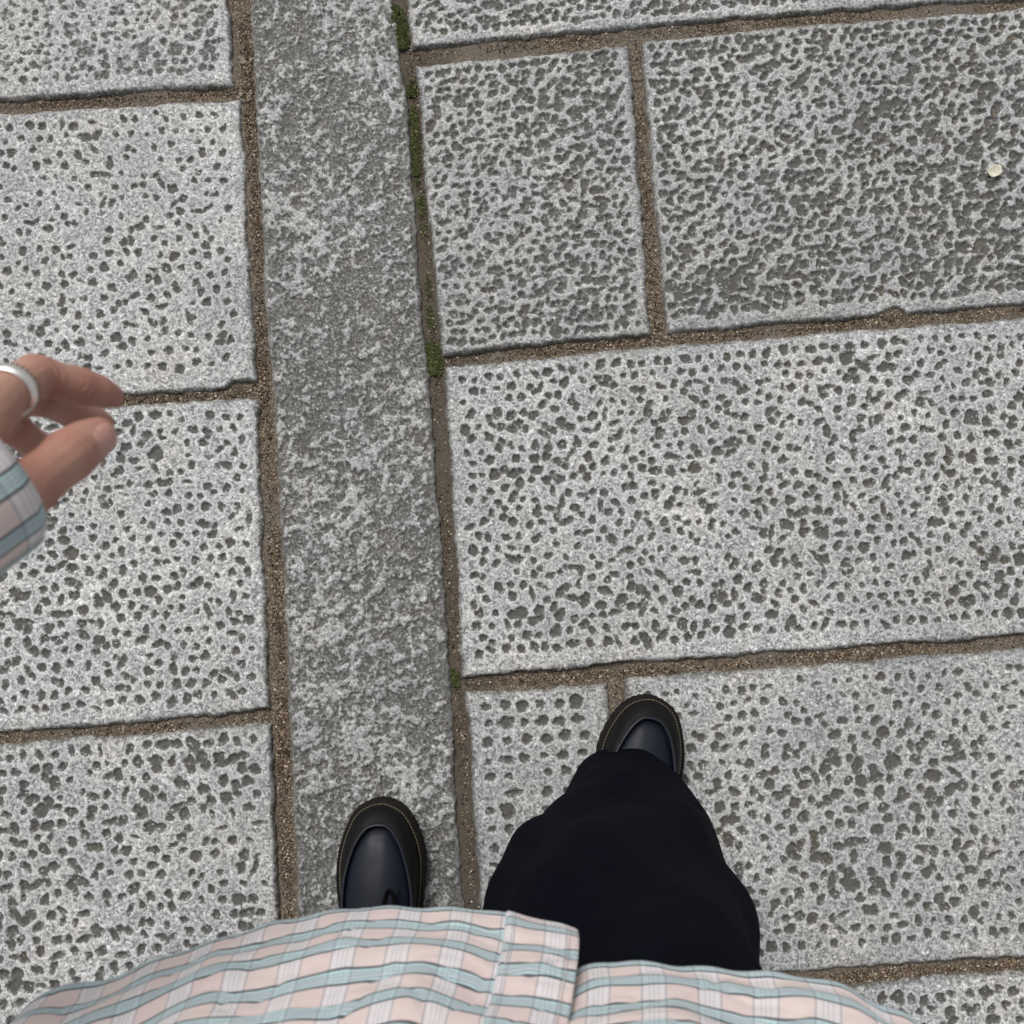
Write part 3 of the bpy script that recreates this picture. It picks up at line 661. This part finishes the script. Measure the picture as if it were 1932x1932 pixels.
thread('edge_stitching', np.full(len(ha), .0045), ha, pk, .0028); thread('edge_stitching', np.full(len(ha), .0345), ha, pk, .0028)
# shoulder yoke, collar
def loft(name, rings, mat, parent, uvs=None, closed=True):
    A = np.array(rings); nR, nP = A.shape[:2]
    return mesh_np(name, A.transpose(1, 0, 2).reshape(-1, 3), grid_faces(nP, nR, closed), mat, parent, uv=uvs)
def ringpts(c, a, b, n=48, tilt=0):
    return [(c[0]+a*math.cos(t), c[1]+b*math.sin(t), c[2]+tilt*math.sin(t)) for t in np.linspace(0, 2*PI, n, endpoint=False)]
nP = 48; rg = [ringpts((cx, cy+.012, 1.29), .19, .12), ringpts((cx, cy+.015, 1.33), .175, .105), ringpts((cx, cy+.02, 1.355), .12, .085), ringpts((cx, cy+.035, 1.375), .07, .068, tilt=-.01)]
uvr = np.array([[(k/nP*.9, j*.04) for j in range(4)] for k in range(nP)]).reshape(-1, 2)
yk = loft('yoke', rg, M_PL, shirt, uvr)
cl = loft('collar', [ringpts((cx, cy+.035, 1.372), .066, .066, tilt=-.01), ringpts((cx, cy+.045, 1.405), .064, .064, tilt=-.015), ringpts((cx, cy+.04, 1.375), .085, .083, tilt=-.012)], M_PL, shirt, np.array([[(k/nP*.45, j*.04) for j in range(3)] for k in range(nP)]).reshape(-1, 2))
# sleeves
def sleeve(path, rad, seed, cuff_len=.060, fold=.0045):
    P = cr(path, 90); d = np.gradient(P, axis=0); d /= np.linalg.norm(d, axis=1)[:, None]; L = np.r_[0, np.cumsum(np.linalg.norm(np.diff(P, axis=0), axis=1))]; T = L[-1]
    n = 72; V = []; UV = []
    for i, (p, t) in enumerate(zip(P, d)):
        s = np.cross(t, (0, 0, 1)); s /= np.linalg.norm(s); w = np.cross(s, t); x = L[i]/T; r0 = np.interp(x, [0, .5, 1], rad)
        rem = T-L[i]; fa = fold*np.clip((rem-cuff_len)/.04, .12, 1)
        for k in range(n):
            a = k/n*2*PI; r = r0+fa*(math.sin(3*a+L[i]*50+seed)+.6*math.sin(5*a-L[i]*80+seed*2)+.5*math.sin(L[i]*150+2*math.sin(a)))
            if rem < cuff_len: r -= .0012
            V.append(p+(s*math.cos(a)+w*math.sin(a))*r); UV.append((a*.042+.004, L[i]))
    # stripes run along the arm: swap so the dark bands follow the sleeve
    UVa = np.array(UV)[:, ::-1].copy()
    F = grid_faces(90, n); i = np.arange(89); wrap = np.stack([i*n+n-1, (i+1)*n+n-1, (i+1)*n, i*n], -1)
    o = mesh_np('sleeve', V, np.r_[F, wrap], M_PL, shirt, uv=UVa); o.modifiers.new('t', 'SOLIDIFY').thickness = .001
    # cuff band
    Vc = []; UVc = []; m = 16
    for i in range(m):
        q = T-cuff_len+cuff_len*1.02*i/(m-1); k0 = min(88, np.searchsorted(L, min(q, T))-1); p = np.array([np.interp(q, L, P[:, k]) for k in range(3)])+d[-1]*max(0, q-T); t = d[k0]
        s = np.cross(t, (0, 0, 1)); s /= np.linalg.norm(s); w = np.cross(s, t); lip = .0018 if 0 < i < m-1 else -.0005
        for k in range(n):
            a = k/n*2*PI; r = rad[2]+lip+.0006*math.sin(3*a+seed)+.0008*math.sin(2*a+1)
            Vc.append(p+(s*math.cos(a)+w*math.sin(a))*r); UVc.append((q, a*.042+.016))
    F = grid_faces(m, n); i = np.arange(m-1); wrap = np.stack([i*n+n-1, (i+1)*n+n-1, (i+1)*n, i*n], -1)
    c = mesh_np('cuff', Vc, np.r_[F, wrap], M_PL, o, uv=np.array(UVc)); c.modifiers.new('t', 'SOLIDIFY').thickness = .0012
    return o
cuffc = wr+arm_d*.006
sleeve([shL+Vector((.06, 0, -.015)), shL+Vector((-.01, 0, -.02)), shL.lerp(elL, .5), elL, (elL+cuffc)/2+Vector((0, 0, .0)), cuffc-arm_d*.08, cuffc-arm_d*.04, cuffc], (.088, .064, .0365), 1.0)
sleeve([shR+Vector((-.06, 0, -.015)), shR+Vector((.01, 0, -.02)), shR.lerp(elR, .5), elR, (elR+wr2)/2, wr2], (.088, .064, .038), 2.3)

# trousers: each leg a loft of rings, both legs and seat in one mesh
def fabric():
    m = N('black_wool'); P = m.node('TexCoord').outputs['Object']
    m.bump(m.math('ADD', m.noise(P, 900.0, 2), m.math('MULTIPLY', m.noise(P, 22.0, 3), 14.0)), .0012, .5)
    lint = m.map(m.node('TexVoronoi', {'Vector': P, 'Scale': 46.0}).outputs['Distance'], .035, .02)
    c = m.mix(m.map(m.noise(P, 30.0, 3), .3, .7), (.0022, .0027, .0062), (.0034, .0040, .0085))
    return m.out(c, .85, .05)
M_TR = fabric()
def leg(rings, seed):
    """rings: (x, y, z, rx, ry) from the cuff upwards"""
    A = cr([r for r in rings], 110); n = 96; V = []
    for i, (x, y, z, rx, ry) in enumerate(A):
        for k in range(n):
            a = k/n*2*PI
            f = .0050*math.sin(3*a+z*14+seed)+.0045*math.sin(5*a-z*19+seed*2.3)+.0030*math.sin(8*a+z*38)*(1-.5*min(1, z/.5))
            f *= .35+.65*min(1, z/.35)
            f += .002*math.sin(z*55+3*math.sin(a+seed))*math.exp(-((z-.12)/.16)**2)
            if i < 2: f += .001
            V.append((x+(rx+f)*math.cos(a), y+(ry+f)*math.sin(a), z+.006*math.sin(2*a+seed)*math.exp(-z/.1)))
    return np.array(V), (110, n)
LEGS = [
 [(.150, -.238, .045, .082, .098), (.134, -.246, .14, .099, .096), (.109, -.252, .28, .111, .095), (.090, -.254, .44, .112, .096), (.072, -.258, .58, .112, .094), (.062, -.270, .72, .115, .096), (.035, -.285, .86, .115, .103), (.03, -.29, .94, .10, .10)],
 [(-.172, -.432, .045, .098, .095), (-.168, -.425, .14, .102, .100), (-.160, -.400, .28, .105, .104), (-.150, -.365, .44, .108, .106), (-.132, -.335, .58, .110, .100), (-.11, -.312, .72, .112, .105), (-.08, -.295, .86, .11, .105), (-.075, -.29, .94, .10, .10)]]
Vs = []; Fs = []; n0 = 0
for i, rr in enumerate(LEGS):
    v, (nr, n) = leg(rr, 1.3+i*2.1)
    F = grid_faces(nr, n); q = np.arange(nr-1); wrap = np.stack([q*n+n-1, (q+1)*n+n-1, (q+1)*n, q*n], -1)
    Vs.append(v); Fs.append(np.r_[F, wrap]+n0); n0 += len(v)
tr = to_person(mesh_np('trousers', np.concatenate(Vs), np.concatenate(Fs), M_TR, person)); tr.modifiers.new('t', 'SOLIDIFY').thickness = .0016
def seam(li, ang):
    v = Vs[li].reshape(110, 96, 3); k = int(ang/360*96); c = v.mean(1)
    d = v[:, k]-c; p = c+d*1.008
    tube('seam', [tuple(q) for q in p[:100]], .0011, M_TR, tr, 6)
seam(0, 48); seam(0, 200); seam(1, 130)

# shoes
def leather(name, col, rough, bs):
    m = N(name); P = m.node('TexCoord').outputs['Object']; m.bump(m.math('ADD', m.noise(P, 500.0, 3), m.math('MULTIPLY', m.noise(P, 30.0, 2), 2.0)), bs, .35)
    return m.out(m.mix(m.map(m.noise(P, 25.0, 3), .3, .7), col, tuple(c*1.5 for c in col)), m.map(m.noise(P, 60.0, 3), .3, .7, rough-.05, rough+.08), .5)
M_UP = leather('navy_black_leather', (.0065, .0085, .0150), .40, .0003); M_VAMP = leather('vamp_leather', (.006, .0055, .006), .55, .0004); M_VAMP.node_tree.nodes['Principled BSDF'].inputs['Specular IOR Level'].default_value = .14
M_SOLE = leather('dark_rubber_sole', (.0065, .0055, .0045), .75, .0006)
M_UP.node_tree.nodes['Principled BSDF'].inputs['Specular IOR Level'].default_value = .20; M_SOLE.node_tree.nodes['Principled BSDF'].inputs['Specular IOR Level'].default_value = .2; M_SEAM = simple('seam_edge', (.011, .014, .020), .4, .35); M_ST = simple('waxed_thread', (.20, .17, .11), .7); M_LACE = simple('black_lace', (.0025, .0025, .003), .8, .1)
def shoe(loc, rot, mirror):
    root = to_person(empty('shoe')); root.parent = person; root.location = loc; root.rotation_euler = (0, 0, rot); root.scale = (.945, 1, 1); sg = -1 if mirror else 1
    # outline, toe at y=0, heel at y=-.30; asymmetry towards the inner side (+x for the left shoe)
    half = [(0, .0, .0), (-.004, .019, .017), (-.015, .036, .034), (-.035, .048, .047), (-.065, .058, .057), (-.10, .0605, .058), (-.14, .056, .053), (-.18, .047, .048), (-.22, .043, .044), (-.255, .041, .041), (-.28, .034, .034), (-.295, .020, .020), (-.300, 0, 0)]
    ctrl = [(sg*r, y) for y, l, r in half]+[(-sg*l, y) for y, l, r in half[-2:0:-1]]
    O = cr([(x, y, 0) for x, y in ctrl], 160, True)[:, :2]; n = 160
    C0 = np.array([0, -.13])
    tan = np.roll(O, -1, 0)-np.roll(O, 1, 0); nn = np.stack([tan[:, 1], -tan[:, 0]], -1); nn /= np.linalg.norm(nn, axis=1)[:, None]
    if np.sum(nn*(O-C0)) < 0: nn = -nn
    def off(d): return O+nn*d
    # apron outline (controls follow what is seen from above)
    ap = [(0, -.0275), (.0145, -.0318), (.0285, -.052), (.0395, -.085), (.044, -.12), (.040, -.16), (.036, -.19)]; apl = [(-.0165, -.0318), (-.032, -.052), (-.043, -.085), (-.046, -.12), (-.042, -.16), (-.036, -.19)]
    A = cr([(sg*x, y, 0) for x, y in ap]+[(0, -.215, 0)]+[(sg*x, y, 0) for x, y in apl[::-1]], n, True)[:, :2]
    if np.sum((A-C0)[:, 0]*np.roll(A-C0, -1, 0)[:, 1]-(A-C0)[:, 1]*np.roll(A-C0, -1, 0)[:, 0])*np.sum((O-C0)[:, 0]*np.roll(O-C0, -1, 0)[:, 1]-(O-C0)[:, 1]*np.roll(O-C0, -1, 0)[:, 0]) < 0: A = A[::-1]
    # pair each outline point with an apron point by angle about the centre
    Cc = np.array([0, -.115]); ao = np.arctan2(*(O-Cc).T[::-1]); aa = np.arctan2(*(A-Cc).T[::-1]); o_ = np.argsort(aa)
    A = np.stack([np.interp(ao, np.r_[aa[o_]-2*PI, aa[o_], aa[o_]+2*PI], np.tile(A[o_, k], 3)) for k in (0, 1)], -1)
    def hz(y): return np.interp(-y, [0, .03, .07, .12, .17, .22, .30], [.050, .053, .058, .066, .078, .085, .085])
    rings = []
    def ring3(xy, z): return np.c_[xy, np.broadcast_to(z, (n,))]
    k = np.arange(n); tread = .0010*(np.sin(k/n*2*PI*56) > -.2)
    sole = [ring3(off(-.012), 0.0), ring3(O+nn*(-.004+tread*0)[:, None] if False else off(-.003), 0.0), ring3(O+nn*tread[:, None], .004), ring3(O+nn*tread[:, None], .015), ring3(off(-.001), .0175), ring3(off(0), .019), ring3(off(.0), .0265), ring3(off(-.0012), .0285), ring3(off(-.0105), .0287)]
    s_o = loft('sole', sole, M_SOLE, root)
    up_ = []
    for a, z0 in ((0, .027), (.12, .036), (.35, .046)): 
        up_.append(ring3(off(-.0085)+nn*(.0025*math.sin(a*6))*1.0, z0) if a else ring3(off(-.0095), z0))
    B0 = off(-.0078)
    up_ = [ring3(off(-.0095), .027), ring3(off(-.0072), .033), ring3(B0, .041)]
    for f in (.25, .5, .75, 1.0):
        xy = B0*(1-f)+A*f; z = .041+(hz(A[:, 1])-.041)*math.sin(f*PI/2)**.9; up_.append(ring3(xy, z))
    # step down inside the apron seam
    rim = hz(A[:, 1])
    v_o = loft('vamp', up_, M_VAMP, root)
    inner = []
    cA = np.array([0, -.115])
    for f, dz in ((1.0, -.006), (.955, -.0052), (.92, -.0025), (.85, .0004), (.7, .0034), (.5, .0062), (.3, .0078), (.12, .0085), (.01, .0086)):
        xy = cA+(A-cA)*f; inner.append(ring3(xy, hz(xy[:, 1])+dz))
    loft('apron', inner, M_UP, root)
    rp = [(x, y, z+.0002) for (x, y), z in zip(A, rim)]; tube('apron_seam', rp, .0022, M_SEAM, root, 8, True)
    # collar towards the ankle
    cc = [(0+.038*math.cos(t), -.235+.050*math.sin(t)) for t in np.linspace(0, 2*PI, 40, endpoint=False)]
    loft('collar', [[(x, y, .07) for x, y in cc], [(x, y, .098) for x, y in cc], [(x*.9, -.235+(y+.235)*.9, .098) for x, y in cc]], M_VAMP, root)
    # stitches round the welt
    W_ = cr([(*p, 0) for p in off(-.0052)[::4]], 1600, True); dl = np.r_[0, np.cumsum(np.linalg.norm(np.diff(W_, axis=0), axis=1))]; s = 0; m0 = None
    while s < dl[-1]-.003:
        p = np.array([np.interp(s+.0018, dl, W_[:, k]) for k in range(2)]); q = np.array([np.interp(s+.0026, dl, W_[:, k]) for k in range(2)]); a = math.atan2(*(q-p)[::-1])
        if p[1] > -.17:
            if m0 is None:
                bm = bmesh.new(); bmesh.ops.create_cube(bm, size=1, matrix=Matrix.Diagonal((.0029, .0009, .0008, 1))); bmesh.ops.bevel(bm, geom=bm.edges[:], offset=.0003, segments=1)
                m0 = bpy.data.meshes.new('stitch'); bm.to_mesh(m0); bm.free(); m0.materials.append(M_ST)
            o = bpy.data.objects.new('stitch', m0); link(o, root); o.location = (p[0], p[1], .0291); o.rotation_euler = (0, 0, a)
        s += .0043
    return root
sL = at(720, 1506, .02); sR = at(1231, 1312, .02)
shoeL = shoe(Vector((sL.x, sL.y, .003))-PO*0, R(1.5), False); shoeR = shoe(Vector((sR.x, sR.y, .003)), R(-13), True)
for s_ in (shoeL, shoeR): s_.matrix_parent_inverse = Matrix.Translation(-PO)
# lace loop on the left shoe, drawn in shoe coordinates
def lace(root, pts, r=.0021): 
    o = tube('shoelace', cr(pts, 60), r, M_LACE, root, 8)
lace(shoeL, [(.008, -.160, .089), (.008, -.125, .0795), (.0145, -.101, .0750), (.0225, -.110, .0765), (.019, -.130, .0815), (.011, -.160, .0895)])
lace(shoeL, [(.014, -.160, .090), (.020, -.130, .0830), (.0275, -.106, .0765), (.030, -.100, .0745)], .0012)
lace(shoeR, [(-.012, -.155, .088), (-.014, -.130, .079), (-.019, -.106, .0755), (-.026, -.11, .0745), (-.020, -.135, .081), (-.014, -.155, .089)])
